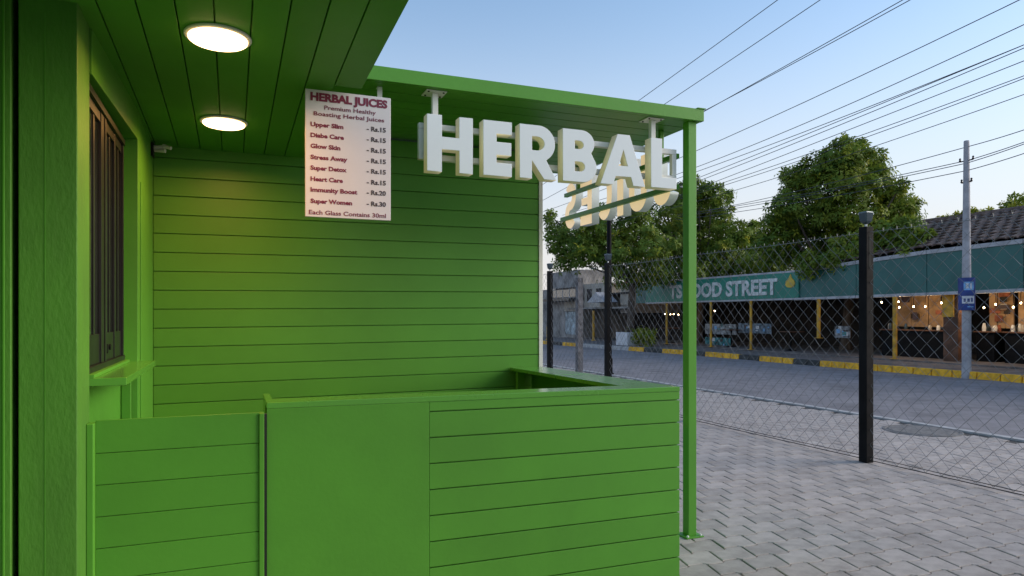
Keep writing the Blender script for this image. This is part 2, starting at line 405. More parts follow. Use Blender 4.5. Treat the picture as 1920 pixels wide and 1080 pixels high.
# ------------------------------------------------------------------ counter
CY, CX0, CX1, CT = 3.223, .139, 2.302, 1.112
tiltc = lambda x, y, z: (x, y, z-.0055*(x-.5)-.010*(y-3.4))
ctr = thing('counter', (1.2, 3.9, 0), 'green boarded service counter in front of the kiosk wall', 'counter')
body = B('front_wall', CX0+.004, CX1-.004, CY+.016, CY+.15, .005, CT-.028, M['paint'], ctr, fn=tiltc)
px = .8727
B('front_panel', CX0, px-.001, CY-.003, CY+.0155, .01, CT-.0265, M['paint'], ctr, .0015, fn=tiltc)
z = 1.0385
top = CT-.0265
while top > .02:
    B('board', px+.001, CX1, CY, CY+.0155, max(.01, z+.003), top, M['paint'], body, .0015, fn=tiltc)
    top = z-.003; z -= .1246
B('ledge', CX0, CX1, CY-.003, CY+.17, CT-.026, CT, M['gloss'], ctr, .002, fn=tiltc)
B('end_stub', CX0, CX0+.031, CY+.1705, CY+.42, .01, CT-.0005, M['gloss'], ctr, .002, fn=tiltc)
swl = B('right_wall', CX1-.10, CX1-.002, CY+.151, WY-.03, .005, CT-.028, M['paint'], ctr, fn=tiltc)
B('right_ledge', CX1-.27, CX1, CY+.1705, 4.25, CT-.026, CT-.0005, M['gloss'], ctr, .002, fn=tiltc)
B('right_ledge', CX1-.275, CX1, 4.253, WY-.008, CT-.024, CT+.0012, M['gloss'], ctr, .002, fn=tiltc)
B('brace', CX1-.26, CX1-.20, 4.95, 4.99, .1, CT-.027, M['paint'], ctr, .002, fn=tiltc)
B('kiosk_floor', KL-.1, 2.28, 3.3, WY, -.01, .004, M['kconc'], kiosk)

# gate
gt = thing('gate', (-.2, 3.27, 0), 'low green boarded gate between the plaster pillar and the counter', 'gate')
gp_ = B('gate_backing', -.504, .105, 3.178, 3.20, .03, 1.078, M['paint'], gt)
z = .9505; top = 1.082
while top > .05:
    B('board', -.504, .105, 3.168, 3.1775, max(.03, z+.0014), top, M['paint'], gp_, .0014)
    top = z-.0014; z -= .1264
B('gate_post', -.5295, -.5045, 3.125, 3.185, .01, 1.075, M['paint'], gt, .003)
B('gate_gap_shade', .127, .1388, 3.20, 3.222, .01, 1.07, M['gap'], gt)  # dark strip added as the gap's shade, covering a light leak
B('gate_post', .106, .126, 3.16, 3.222, .01, 1.078, M['paint'], gt, .002)

# ------------------------------------------------------------------ text helpers
def curve_mesh(co_splines, ext, name, m, bevel=0.0):
    cu = bpy.data.curves.new(name, 'CURVE'); cu.dimensions = '2D'; cu.fill_mode = 'BOTH'
    for pts in co_splines:
        sp = cu.splines.new('POLY'); sp.points.add(len(pts)-1); sp.use_cyclic_u = True
        for q, (a, b) in zip(sp.points, pts): q.co = (a, b, 0, 1)
    cu.extrude = ext
    if bevel: cu.bevel_depth = bevel; cu.bevel_resolution = 1; cu.offset = -bevel
    return curve_to_mesh(cu, name, m)
def curve_to_mesh(cu, name, m):
    o = bpy.data.objects.new('tmp', cu); S.collection.objects.link(o)
    dg = bpy.context.evaluated_depsgraph_get(); dg.update()
    me = bpy.data.meshes.new_from_object(o.evaluated_get(dg)); me.name = name
    bpy.data.objects.remove(o); me.materials.clear(); me.materials.append(m)
    return me
def text_mesh(body, m, ext=.0005, bold=0.0, name='lettering'):
    cu = bpy.data.curves.new('txt', 'FONT'); cu.body = body; cu.size = 1; cu.resolution_u = 3
    cu.extrude = 0.02; cu.offset = bold
    me = curve_to_mesh(cu, name, m)
    return me
def fit(me, w_, h_ref, h_, depth):
    """scale a text mesh: width to w_, cap height h_ref to h_, thickness to depth, left-bottom at origin"""
    n = len(me.vertices); a = np.empty(n*3, 'f'); me.vertices.foreach_get('co', a); a = a.reshape(-1, 3)
    mn, mx_ = a.min(0), a.max(0)
    a[:, 0] = (a[:, 0]-mn[0])*w_/(mx_[0]-mn[0]); a[:, 1] = a[:, 1]*h_/h_ref; a[:, 2] = (a[:, 2]-mn[2])/(mx_[2]-mn[2])*depth
    me.vertices.foreach_set('co', a.ravel()); me.update()

# ------------------------------------------------------------------ menu board
MY = 3.56
tl, tr, bl = atY(572.4, 165.5, MY), atY(732.6, 183.4, MY), atY(571, 405.4, MY)
mb = thing('menu_board', (tl.x, MY, bl.z), 'white printed price board for herbal juices hanging under the green ceiling edge', 'menu board')
B('panel', tl.x, tr.x, MY, MY+.018, bl.z, tl.z, M['board'], mb, .0015)
def zpt(x, y): return atY(540+x/3.177, 100+y/3.177, MY)
def mtext(body, x0, x1, y, cap, m, bold=.0, right=False, yr=None):
    a, b_ = zpt(x0, y), zpt(x1, y)
    wd = b_.x-a.x
    s = F/(a.x*sT+MY*cT) if not right else F/(b_.x*sT+MY*cT)
    me = text_mesh(body, m, bold=bold); fit(me, wd, .73, cap/3.177/s, .0012)
    zb = a.z if not right else b_.z
    o = bpy.data.objects.new('lettering', me); link(o, mb, (a.x, MY-.0001, zb)); o.rotation_euler = (R(90), 0, 0)
    return o
mtext('HERBAL JUICES', 133, 592, 276, 47, M['maroon'], .052)
mtext('Premium Healthy', 217, 523, 334, 25, M['maroon'], .01)
mtext('Boasting Herbal Juices', 153, 573, 368, 25, M['maroon'], .012)
for s_, x1, y in (('Upper Slim', 330, 432), ('Diabe Care', 333, 497), ('Glow Skin', 312, 562), ('Stress Away', 354, 628), ('Super Detox', 350, 692), ('Heart Care', 327, 758), ('Immunity Boost', 413, 822), ('Super Women', 382, 890)):
    mtext(s_, 134, x1, y, 26, M['maroon'], .038)
for s_, y in (('- Rs.15', 472), ('- Rs.15', 534), ('- Rs.15', 597), ('- Rs.15', 660), ('- Rs.15', 722), ('- Rs.15', 787), ('- Rs.20', 848), ('- Rs.30', 914)):
    mtext(s_, 469, 583, y, 27, M['dark'], .032, right=True)
mtext('Each Glass Contains 30ml', 125, 583, 957, 27, M['maroon'], .012)
hk = atY(712, 172, 3.97)
MB().box(hk.x-.014, hk.x+.014, 3.968, 3.972, 2.46, CZ).box(hk.x-.014, hk.x+.014, 3.9725, 4.01, CZ-.004, CZ-.0003).tube([(hk.x, 3.965, 2.465), (tr.x-.12, MY+.03, 2.44), (tr.x-.12, MY+.0185, 2.40)], .006, 6).build('hanger_strap', M['steel'], mb)

# ------------------------------------------------------------------ HERBAL sign
LY = 3.86
def XY(u): return atY(u, 300, LY).x
def arc(cx, cy, rx, ry, a0, a1, n=14):
    return [(cx+rx*math.cos(R(a0+(a1-a0)*i/n)), cy+ry*math.sin(R(a0+(a1-a0)*i/n))) for i in range(n+1)]
LET = {
 'H': (800.8, 886.7, [[(0,0),(.32,0),(.32,.40),(.70,.40),(.70,0),(1,0),(1,1),(.70,1),(.70,.62),(.32,.62),(.32,1),(0,1)]]),
 'E': (906.4, 959.9, [[(0,0),(1,0),(1,.24),(.46,.24),(.46,.385),(.98,.385),(.98,.62),(.46,.62),(.46,.77),(1,.77),(1,1),(0,1)]]),
 'R': (974.7, 1043.5, [[(0,0),(.33,0),(.33,.34),(.66,0),(1,0)]+[(.72,.36)]+arc(.52,.665,.44,.335,-58,90)+[(0,1)], [(.33,.53)]+[(.33,.79)]+arc(.47,.66,.2,.13,90,-90,10)]),
 'B': (1055.6, 1119, [[(0,0)]+arc(.58,.29,.42,.29,-90,38,10)+arc(.55,.745,.38,.255,-42,90,10)+[(0,1)], [(.35,.20),(.35,.39)]+arc(.5,.295,.15,.095,90,-90,8), [(.35,.63),(.35,.79)]+arc(.48,.71,.13,.08,90,-90,8)]),
 'A': (1125.9, 1209.8, [[(0,0),(.28,0),(.34,.17),(.68,.17),(.73,0),(1,0),(.65,1),(.38,1)], [(.405,.38),(.61,.38),(.51,.70)]]),
 'L': (1221, 1268.8, [[(0,0),(1,0),(1,.22),(.43,.22),(.43,1),(0,1)]]),
}
zt, zb_ = 1.5+(H-213)/324.4*1.0-.0, 1.5+(H-320.5)/324.4
xs0, xs1 = XY(800.8), XY(1268.8)
herb = thing('sign', (1.9, LY+.04, zb_), 'raised white capital letters HERBAL on a white tube frame under the canopy', 'sign')
zt = atY(800.8, 212.5, LY).z; zb0 = atY(800.8, 319.8, LY).z; zb1 = atY(1221, 350.2, LY).z; zt1 = atY(1221, 257.5, LY).z
for ch, (u0, u1, spl) in LET.items():
    x0, x1 = XY(u0), XY(u1); t_ = (x0-xs0)/(xs1-xs0)
    z0 = zb0+(zb1-zb0)*t_; hh = (zt+(zt1-zt)*t_)-z0
    sps = [[(a*(x1-x0), b*hh) for a, b in s_] for s_ in spl]
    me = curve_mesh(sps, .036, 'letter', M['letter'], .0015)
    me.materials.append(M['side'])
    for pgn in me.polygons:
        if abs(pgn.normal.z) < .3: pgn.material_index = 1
    o = bpy.data.objects.new('letter', me); link(o, herb, (x0, LY+.038, z0)); o.rotation_euler = (R(90), 0, 0)
fy0, fy1 = LY+.092, LY+.127
fa, fb = atY(785.5, 233, fy0), atY(1268.5, 300, fy0)
fz1, fz0 = 2.625, 2.412
fr = MB().box(fa.x, fb.x, fy0, fy1, fz1-.034, fz1).box(fa.x, fb.x, fy0, fy1, fz0, fz0+.034)
fr.box(fa.x, fa.x+.034, fy0+.001, fy1-.001, fz0+.0345, fz1-.0345).box(fb.x-.034, fb.x, fy0+.001, fy1-.001, fz0+.0345, fz1-.0345)
for (ch, (u0, u1, _s)) in LET.items():
    pass
fr.build('frame', M['steel'], herb, .002)
for uc, lx in ((818, None), (1228.5, None)):
    p = atY(uc, 240, LY+.06)
    B('hanger_tube', p.x-.017, p.x+.017, LY+.080, LY+.114, fz1-.0005, CZ-.0065, M['steel'], herb, .002)
    pt = B('mounting_plate', p.x-.062, p.x+.062, LY+.045, LY+.165, CZ-.006, CZ-.0005, M['steel'], herb, .001)
    for a in (-.045, .045):
        for b_ in (.06, .14):
            MB().lathe((p.x+a, LY+b_, CZ-.011), [(.0045, 0), (.0065, .002), (.0065, .0048)], 8).build('screw', M['black'], pt)
wl = atY(1250, 250, 4.4)
dw = thing('loose_cable', (2.75, 4.25, 2.7), 'short loose cable ends dangling from the canopy beside the last letter L', 'cable')
for i in range(2):
    x = 2.765+i*.012
    MB().tube([(x, 4.2, CZ), (x+.004, 4.2, CZ-.06), (x-.003, 4.19, CZ-.12), (x+.004*i, 4.2, CZ-.19)], .0022, 6).build('cable', M['black'], dw)
    MB().tube([(x+.004*i, 4.2, CZ-.19), (x+.004*i, 4.2, CZ-.212)], .007, 8).build('cable_tip', M['orange'] if i == 0 else M['steel'], dw)

# ------------------------------------------------------------------ JUICES sign on the right side of the canopy (read from the street)
JX = 2.80
def YU(u): return atX(u, 340, JX+.06).y
def ribbon(cl, t):
    """centreline -> closed polygon of width t with flat ends"""
    Lp, Rp = [], []
    for i, p in enumerate(cl):
        a, b = cl[max(0, i-1)], cl[min(len(cl)-1, i+1)]
        dx, dy = b[0]-a[0], b[1]-a[1]; l = math.hypot(dx, dy) or 1
        nx, ny = -dy/l*t/2, dx/l*t/2
        Lp.append((p[0]+nx, p[1]+ny)); Rp.append((p[0]-nx, p[1]-ny))
    return Lp+Rp[::-1]
HT, TK = .41, .078
def jl(ch, W_):
    t = TK; r = (W_-t)/2
    if ch == 'J': return [ribbon([(W_-t/2, HT), (W_-t/2, HT*.6)]+arc(W_-t/2-r, r+t/2, r, r, 0, -165, 12), t)]
    if ch == 'U': return [ribbon([(t/2, HT)]+arc(W_/2, r+t/2, r, r, 180, 360, 14)+[(W_-t/2, HT)], t)]
    if ch == 'I': return [[(0, 0), (W_, 0), (W_, HT), (0, HT)]]
    if ch == 'C': return [ribbon(arc(W_/2, HT/2, r, HT/2-t/2, 48, 312, 22), t)]
    if ch == 'E': return [[(0,0),(W_,0),(W_,t),(t,t),(t,HT/2-t*.4),(W_*.9,HT/2-t*.4),(W_*.9,HT/2+t*.4),(t,HT/2+t*.4),(t,HT-t),(W_,HT-t),(W_,HT),(0,HT)]]
    if ch == 'S':
        q = (HT-t)/4
        return [ribbon(arc(W_/2, HT-t/2-q, r, q, 35, 270, 12)+arc(W_/2, t/2+q, r, q, 90, -145, 12)[1:], t)]
jn, jf = YU(1262), YU(1063)
jui = thing('sign', (JX+.05, (jn+jf)/2, 2.28), 'cream backed capital letters JUICES facing the street, seen from behind beyond the letter L', 'sign')
ws = [('J', 1.0), ('U', 1.12), ('I', .42), ('C', 1.15), ('E', .95), ('S', 1.0)]
gap_ = .085; tot = sum(a for _, a in ws); unit = ((jf-jn)-gap_*5)/tot; yc = jn
for ch, a in ws:
    W_ = a*unit
    sps = jl(ch, W_)
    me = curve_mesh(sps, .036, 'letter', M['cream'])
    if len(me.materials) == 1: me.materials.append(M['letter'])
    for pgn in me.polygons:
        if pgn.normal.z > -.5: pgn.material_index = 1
    o = bpy.data.objects.new('letter', me); link(o, jui, (JX+.0765, yc, 2.285)); o.rotation_euler = (R(90), 0, R(90))
    yc += W_+gap_
ra = atX(1050, 415, JX).y
B('rail', JX, JX+.035, 3.97, 5.76, 2.362, 2.397, M['paint'], jui, .002)
B('rail', JX, JX+.035, 3.97, 5.68, 2.572, 2.605, M['paint'], jui, .002)
for yv in (4.15, 5.42):
    B('hanger_tube', JX+.003, JX+.032, yv, yv+.03, 2.6055, CZ+.0005, M['paint'], jui, .002)

# ------------------------------------------------------------------ chain link fence
FX = 6.0
posts = [2.35, 5.216, 8.13, 10.46, 12.82, 15.4, 18.2]
fen = thing('fence', (FX, 8, 0), 'chain link fence on black square posts with glass caps beside the road', 'fence')
for yv in posts:
    hh = 2.40
    p = B('fence_post', FX-.048, FX+.048, yv-.048, yv+.048, .0, hh, M['black'], fen, .004)
    B('post_slot', FX-.015, FX+.015, yv-.0495, yv-.0482, hh-.42, hh-.08, M['gap'], p)
    c = (FX, yv, hh)
    MB().lathe(c, [(.012, 0), (.012, .03)], 8).build('cap_stem', M['steel'], p)
    k = .707
    vs = []
    for r_, z_ in ((.022, .03), (.052, .058), (.066, .145), (.060, .155)):
        for a in range(4):
            an = R(45+90*a); vs.append((c[0]+r_*1.08*math.cos(an), c[1]+r_*1.08*math.sin(an), c[2]+z_))
    fs = [(0, 3, 2, 1), (12, 13, 14, 15)]+[(i*4+a, i*4+(a+1) % 4, (i+1)*4+(a+1) % 4, (i+1)*4+a) for i in range(3) for a in range(4)]
    MB().add(vs, fs).build('glass_cap', M['glassb'], p, .004)
PH, PV = .155, .150   # diamond pitch along and up
rw = .0027
def mesh_panel(y0, y1):
    b = MB(); n = int(round((y1-y0)/PH)); step = (y1-y0)/n; rows = int(round(2.31/(PV/2)))
    for i in range(n+1):
        for sgn in (0,):
            pts = []
            base = y0+i*step
            for r_ in range(rows+1):
                zz = .035+r_*PV/2
                off = step/2*(1 if r_ % 2 else -1)*.5
                yy_ = base+off+random.gauss(0, .003)+.012*math.sin(zz*2.2+base*3)
                xx = FX+(.003 if r_ % 2 else -.003)+.010*math.sin(base*2.1+zz*1.7)
                pts.append((xx, min(max(yy_, y0-.02), y1+.02), zz+random.gauss(0, .002)))
            pts.append((pts[-1][0], pts[-1][1]-.02, pts[-1][2]+.028))
            b.tube(pts, rw, 4, cap=False)
    return b
# wires zig-zag so that neighbours interlock at the knuckles
def mesh_panel2(y0, y1):
    b = MB(); n = int(round((y1-y0)/(PH/2))); step = (y1-y0)/n; rows = int(round(2.31/(PV/2)))
    for i in range(0, n):
        pts = []
        for r_ in range(rows+1):
            zz = .035+r_*PV/2
            if i % 2: k_ = (r_+1) % 2
            else: k_ = r_ % 2
            yb_ = y0+(i+k_)*step
            # neighbouring wires touch at their bends
            j1 = math.sin(yb_*12.9+r_*7.7)*.0045; j2 = math.sin(yb_*5.1+r_*3.3)*.003
            pts.append((FX+.008*math.sin(yb_*2.3+zz*1.9)+(.0022 if k_ else -.0022), yb_+j1, zz+j2))
        b.tube(pts, rw, 4, cap=False)
    return b
for a, c in zip(posts[:-1], posts[1:]):
    pn = mesh_panel2(a+.05, c-.05).build('wire_mesh', M['wire'], fen)
    top = MB(); n = int((c-a)/.25); pts = [(FX, a+.05+(c-a-.1)*i/n, 2.345-.012*math.sin(math.pi*i/n)) for i in range(n+1)]
    top.tube(pts, .0028, 6)
    st = (c-a-.1)/int(round((c-a-.1)/(PH/2)))
    i = 0; yv = a+.05
    while yv < c-.05:                       # twisted barbs along the top edge
        if i % 2 == 0:
            top.tube([(FX, yv, 2.33), (FX+.006, yv+.010, 2.372)], .002, 4); top.tube([(FX, yv, 2.33), (FX-.006, yv-.012, 2.366)], .002, 4)
        yv += st; i += 1
    top.build('top_wire', M['wire'], fen)
    MB().tube([(FX-.004, a+.05, .062), (FX-.004, (a+c)/2, .052), (FX-.004, c-.05, .062)], .0032, 6).tube([(FX+.004, a+.05, .028), (FX+.004, c-.05, .026)], .0042, 6).build('bottom_wire', M['black'], fen)

# manhole
mh = MB().lathe((8.30, 6.36, 0), [(.46, -.03), (.46, .006), (.445, .009), (.42, .009), (.415, .004), (.39, .004), (.385, .009), (.05, .009)], 48)
tag(mh.build('manhole_cover', M['iron'], org=(8.30, 6.36, 0)), 'round dusty iron cover set in the grey pavers beyond the fence', 'manhole cover')

# ------------------------------------------------------------------ utility pole, banner, other poles
up = atZ(1808, 708, 0)
pol = thing('utility_pole', (up.x+.08, up.y, 0), 'tall pale concrete utility pole standing on the yellow kerb', 'utility pole')
b = MB().lathe((up.x+.08, up.y, 0), [(.105, -.02), (.10, .3), (.095, 2.5), (.06, 5.68), (.055, 5.70)], 20); b.build('shaft', M['pole'], pol, smooth=False)
for z_, wd in ((5.22, .16), (4.70, .12)):
    MB().tube([(up.x+.08, up.y-wd, z_), (up.x+.08, up.y+wd, z_)], .014, 8).build('crossbar', M['bronze'], pol)
    for sgn in (-1, 1):
        MB().lathe((up.x+.08, up.y+sgn*wd, z_), [(.02, 0), (.03, .02), (.018, .05), (.026, .07), (.01, .09)], 10).build('insulator', M['bronze'], pol)
for z_ in (1.55, 2.55, 3.75): MB().lathe((up.x+.08, up.y, z_), [(.101-.009*z_/1.5, 0), (.101-.009*z_/1.5, .02)], 16).build('band', M['bronze'], pol)
bx = up.x+.08-.115
fdir = Vector((up.x, up.y, 0)).normalized()
ban = thing('banner', (bx, up.y, 1.6), 'blue printed banner strapped around the concrete utility pole', 'banner')
prf = []
for sgn, rr in ((1, .125), (0, .119)):
    for i in range(13):
        a = R(130+i*100/12+15); prf.append((rr, a))
vs, fs = [], []
cxp, cyp = up.x+.08, up.y
def bcol(r_, a0, a1, z0, z1, n=12):
    q = MB(); vs = []
    for i in range(n+1):
        a = R(a0+(a1-a0)*i/n)
        for z_ in (z0, z1): vs.append((cxp+r_*math.cos(a), cyp+r_*math.sin(a)*1.25, z_))
        for z_ in (z0, z1): vs.append((cxp+(r_-.004)*math.cos(a), cyp+(r_-.004)*math.sin(a)*1.25, z_))
    fs = []
    for i in range(n):
        o_ = i*4; fs += [(o_, o_+4, o_+5, o_+1), (o_+2, o_+3, o_+7, o_+6), (o_+1, o_+5, o_+7, o_+3), (o_, o_+2, o_+6, o_+4)]
    fs += [(0, 1, 3, 2), (n*4, n*4+2, n*4+3, n*4+1)]
    return q.add(vs, fs)
bcol(.15, 120, 330, 1.62, 2.40, 20).build('sheet', M['blue'], ban)
for z0, z1, a0, a1, m_ in ((2.10, 2.30, 190, 262, 'lblue'), (2.14, 2.27, 205, 222, 'white'), (2.13, 2.26, 232, 246, 'white'), (1.78, 1.96, 178, 268, 'white'), (1.82, 1.90, 190, 204, 'blue'), (1.82, 1.90, 214, 230, 'blue'), (1.82, 1.91, 240, 252, 'blue'), (1.69, 1.71, 215, 262, 'lblue')):
    r_ = .152 if m_ != 'blue' else .1545
    bcol(r_, a0, a1, z0, z1, 8).build('print', M[m_], ban)
bp_ = atD(1142, 500, 17.5)
lp = thing('street_pole', (bp_.x, bp_.y, 0), 'thin black lamp pole rising behind the middle fence post towards the juices sign', 'pole')
MB().lathe((bp_.x, bp_.y, 0), [(.09, -.01), (.09, .4), (.07, .45), (.055, 4.25), (.02, 4.3)], 14).build('shaft', M['black'], lp)
MB().lathe((bp_.x, bp_.y, 0), [(.12, -.01), (.12, .04), (.1, .05)], 14).build('base', M['black'], lp)
g = atD(1086, 540, 17.0)
gp2 = thing('steel_post', (g.x, g.y, 0), 'grey steel post between the two farther black fence posts', 'post')
MB().box(g.x-.07, g.x+.07, g.y-.07, g.y+.07, 0, 2.42).build('shaft', mat('grey_steel', (.13, .13, .14), .7, .3, 9, dirt=6), gp2, .004)
MB().box(g.x-.1, g.x+.1, g.y-.1, g.y+.1, 0, .02).build('base', M['black'], gp2)

# overhead wires
WIRES = [
 (9.2, [(1018, 319), (1192, 187.5), (1463, 0)], 'first'), (9.5, [(1010, 352), (1241, 195), (1542, 0)], 'second'),
 (9.8, [(1015, 378), (1322, 204.5), (1698, 0)], 'third'), (9.85, [(1322, 207), (1600, 58), (1706, 0)], ''),
 (10.2, [(1010, 400), (1312, 280), (1911, 0)], 'fourth'), (10.5, [(1269, 327), (1600, 192), (1920, 46)], ''),
 (10.8, [(1269, 335), (1721, 164), (1920, 84)], ''), (10.9, [(1300, 337), (1600, 216), (1920, 84)], ''),
 (11.0, [(1300, 343), (1600, 224), (1920, 90)], ''), (11.4, [(1330, 345), (1600, 240), (1920, 114)], ''),
 (11.8, [(1330, 351), (1650, 241), (1920, 142)], ''), (11.9, [(1330, 356), (1650, 248), (1920, 147)], ''),
 (12.3, [(1340, 368), (1640, 274), (1920, 177)], ''),
]
WL = ['overhead cable highest and farthest left, meeting the canopy edge left of the L', 'second overhead cable from the left along the top edge of the sky',
 'upper cable of the close pair that rises from the canopy corner', 'lower cable of the close pair that rises from the canopy corner',
 'single overhead cable with clear sky on both sides, leaving by the top right corner', 'thin overhead cable entering at the right edge just below the top corner',
 'uppermost of the three bunched cables at the right edge, curving away from the others', 'middle one of the three bunched cables at the right edge',
 'lowest of the three bunched cables at the right edge', 'lone overhead cable between the bunched three and the lower pair',
 'upper cable of the pair that passes just over the tallest tree', 'lower cable of the pair that passes just over the tallest tree', 'lowest of the fanned overhead cables, crossing the top of the tallest tree']
for (X, pts, nm), wlab in zip(WIRES, WL):
    P3 = [atX(u, v, X) for u, v in pts]
    far = P3[0]+(P3[0]-P3[1])*.55; near = P3[-1]+(P3[-1]-P3[-2])*1.2
    allp = [far]+P3+[near]
    # smooth quadratic through the points (a real sagging cable)
    ys = [p.y for p in allp[1:4]]; zs = [p.z for p in allp[1:4]]; cf = np.polyfit(ys, zs, 2)
    if cf[0] < 0 or cf[0] > .01: cf = np.append([0.0005], np.polyfit(ys, [zz-.0005*q*q for q, zz in zip(ys, zs)], 1))
    yl = np.linspace(max(.5, near.y), far.y+3, 26)
    cb = MB().tube([(X, q, float(np.polyval(cf, q))) for q in yl], .0072, 5)
    o = cb.build('overhead_wire', M['cable'])
    tag(o, wlab, 'cable', 'overhead cables fanning across the sky')
px3 = up.x+.08
LOWW = [(5.55, [(1395, 377), (1640, 315), (1802, 266)], 233), (5.22, [(1359, 386), (1560, 335), (1802, 281)], 254), (5.16, [(1359, 390), (1560, 338), (1802, 284)], 257), (4.98, [(1359, 397), (1640, 337), (1802, 297)], 277)]
for (z_, pts, vr), wlab in zip(LOWW, ['topmost cable strung to the tip of the concrete utility pole', 'upper cable of the pair fixed to the pole crossbar', 'lower cable of the pair fixed to the pole crossbar', 'lowest cable on the concrete pole, under the crossbar']):
    a = atX(pts[0][0], pts[0][1], 17.4); c = Vector((px3, up.y, z_)); e = atX(1990, vr-14, 16.3)
    def sagline(p, q, n=14, s=.12): return [p.lerp(q, i/n)-Vector((0, 0, s*4*(i/n)*(1-i/n))) for i in range(n+1)]
    f_ = a+(a-c)*.35
    o = MB().tube(sagline(f_, c, 16, .10)+sagline(c, e, 10, .03)[1:], .010, 5).build('pole_wire', M['cable'])
    tag(o, wlab, 'cable', 'cables meeting at the utility pole')

# ------------------------------------------------------------------ food court building across the road
BX = 19.0
fc = thing('food_court', (BX, 18, 0), 'long open fronted food court with dark green fascia and brown tiled roof', 'building')
YS = [6.0, 11.7, 14.4, 16.9, 19.6]; TOPS = [3.49, 3.48, 3.42, 3.29, 3.12]; BOT = [2.22, 2.20, 2.17, 2.15, 2.13]
for i in range(4):
    y0, y1 = YS[i]+.01, YS[i+1]-.01
    b = MB(); t0, t1, b0, b1 = TOPS[i], TOPS[i+1], BOT[i], BOT[i+1]
    def slab(x0, x1, za0, za1, zb0, zb1):
        return MB().add([(x0,y0,za0),(x1,y0,za0),(x1,y1,za1),(x0,y1,za1),(x0,y0,zb0),(x1,y0,zb0),(x1,y1,zb1),(x0,y1,zb1)],
              [(0,3,2,1),(4,5,6,7),(0,1,5,4),(1,2,6,5),(2,3,7,6),(3,0,4,7)])
    slab(BX, BX+.12, b0, b1, t0-.12, t1-.12).build('fascia_panel', M['teal'], fc)
    slab(BX-.03, BX+.15, t0-.118, t1-.118, t0, t1).build('fascia_trim', M['trim'], fc, .005)
    slab(BX-.03, BX+.15, b0-.09, b1-.09, b0-.002, b1-.002).build('fascia_trim', M['trim'], fc, .005)
# signboard part
sy0, sy1 = 19.63, atX(1213, 550, BX).y
B('fascia_panel', BX, BX+.12, sy0, sy1+1.0, 2.10, 3.10, M['teal'], fc)
sb = thing('shop_sign', (BX-.05, 24, 2.1), 'long green sign board lettered TS FOOD STREET with small yellow flame emblem', 'sign')
yS0 = atX(1497, 530, BX-.06).y
B('panel', BX-.06, BX-.012, yS0, sy1, 2.13, 3.06, M['tealsign'], sb, .004)
B('trim', BX-.065, BX+.02, yS0-.6, sy1+.05, 3.062, 3.13, M['trim'], sb, .004)
B('trim', BX-.065, BX+.02, yS0-.6, sy1+.05, 2.06, 2.128, M['trim'], sb, .004)
ta, tb_ = atX(1256, 550, BX-.06), atX(1458, 540, BX-.06)
me = text_mesh('TS FOOD STREET', M['signwhite'], bold=.035); fit(me, ta.y-tb_.y, .73, .60, .03)
o = bpy.data.objects.new('lettering', me); link(o, sb, (BX-.0595, ta.y, 2.30)); o.rotation_euler = (R(90), 0, R(-90))
em = atX(1482, 528, BX-.06)
pts = [(0, -.22), (.13, -.2), (.2, -.1), (.17, .03), (.08, .12), (.02, .28), (-.06, .12), (-.17, .02), (-.2, -.1), (-.13, -.2)]
me = curve_mesh([[(a*1.2, b_) for a, b_ in pts]], .012, 'emblem', mat('yellow_print', (.6, .42, .05), .5))
o = bpy.data.objects.new('emblem', me); link(o, sb, (BX-.073, em.y, em.z)); o.rotation_euler = (R(90), 0, R(-90))

# tiled roof
RX0, RZ0, RX1, RZ1 = BX+.05, 3.50, 22.0, 4.67
rf = MB().add([(RX0, 3, RZ0-.03), (RX1, 3, RZ1-.03), (RX1, 18.4, RZ1-.03), (RX0, 18.4, RZ0-.30), (RX1+3, 3, RZ0), (RX1+3, 18.4, RZ0)],
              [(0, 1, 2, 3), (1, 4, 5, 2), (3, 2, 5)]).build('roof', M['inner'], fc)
slope = math.atan2(RZ1-RZ0, RX1-RX0); Ls = math.hypot(RZ1-RZ0, RX1-RX0)
NR, TW = 10, .30
tb2 = MB()
for i in range(6):   # pantile profile, arched
    pass
tv, tf = [], []
nseg = 5
for e_, xl in ((0, 0), (1, Ls/NR+.05)):
    for i in range(nseg+1):
        a = math.pi*i/nseg
        tv.append((xl, -math.cos(a)*TW*.5, math.sin(a)*.06+(0.055 if e_ == 0 else .02)))
    for i in range(nseg+1):
        a = math.pi*i/nseg
        tv.append((xl, -math.cos(a)*TW*.46, math.sin(a)*.045+(0.03 if e_ == 0 else .0)))
m1 = nseg+1
for i in range(nseg):
    tf.append((i, i+1, 2*m1+i+1, 2*m1+i)); tf.append((m1+i+1, m1+i, 3*m1+i, 3*m1+i+1)); tf.append((i+1, i, m1+i, m1+i+1))
tme = MB().add(tv, tf).mesh('tile', M['tile'])
cnt = 0; sv, sf = [], []
for c in range(0, 50):
    for r_ in range(NR):
        yv = 18.3-c*TW-(.15 if r_ % 2 else 0)
        if yv < 3.2: continue
        s0 = r_*Ls/NR
        zoff = -.27*max(0, (yv-14.4)/4)*(1-r_/NR)
        loc = (RX0+math.cos(slope)*s0, yv, RZ0+math.sin(slope)*s0+zoff-.02)
        ry, rz = -slope+random.gauss(0, .03), random.gauss(0, .05)
        if 9.0 < yv and cnt < 300:
            o = bpy.data.objects.new('tile', tme); link(o, rf, loc); o.rotation_euler = (0, ry, rz); cnt += 1
        else:
            mtx = Matrix.Translation(loc) @ Matrix.Rotation(ry, 4, 'Y'); n0 = len(sv)
            sv += [tuple(mtx @ Vector(q)) for q in tv]; sf += [tuple(k+n0 for k in f) for f in tf]
me = bpy.data.meshes.new('tiles'); me.from_pydata(sv, [], sf); me.materials.append(M['tile']); tag(link(bpy.data.objects.new('tiles', me), rf), kind='stuff')
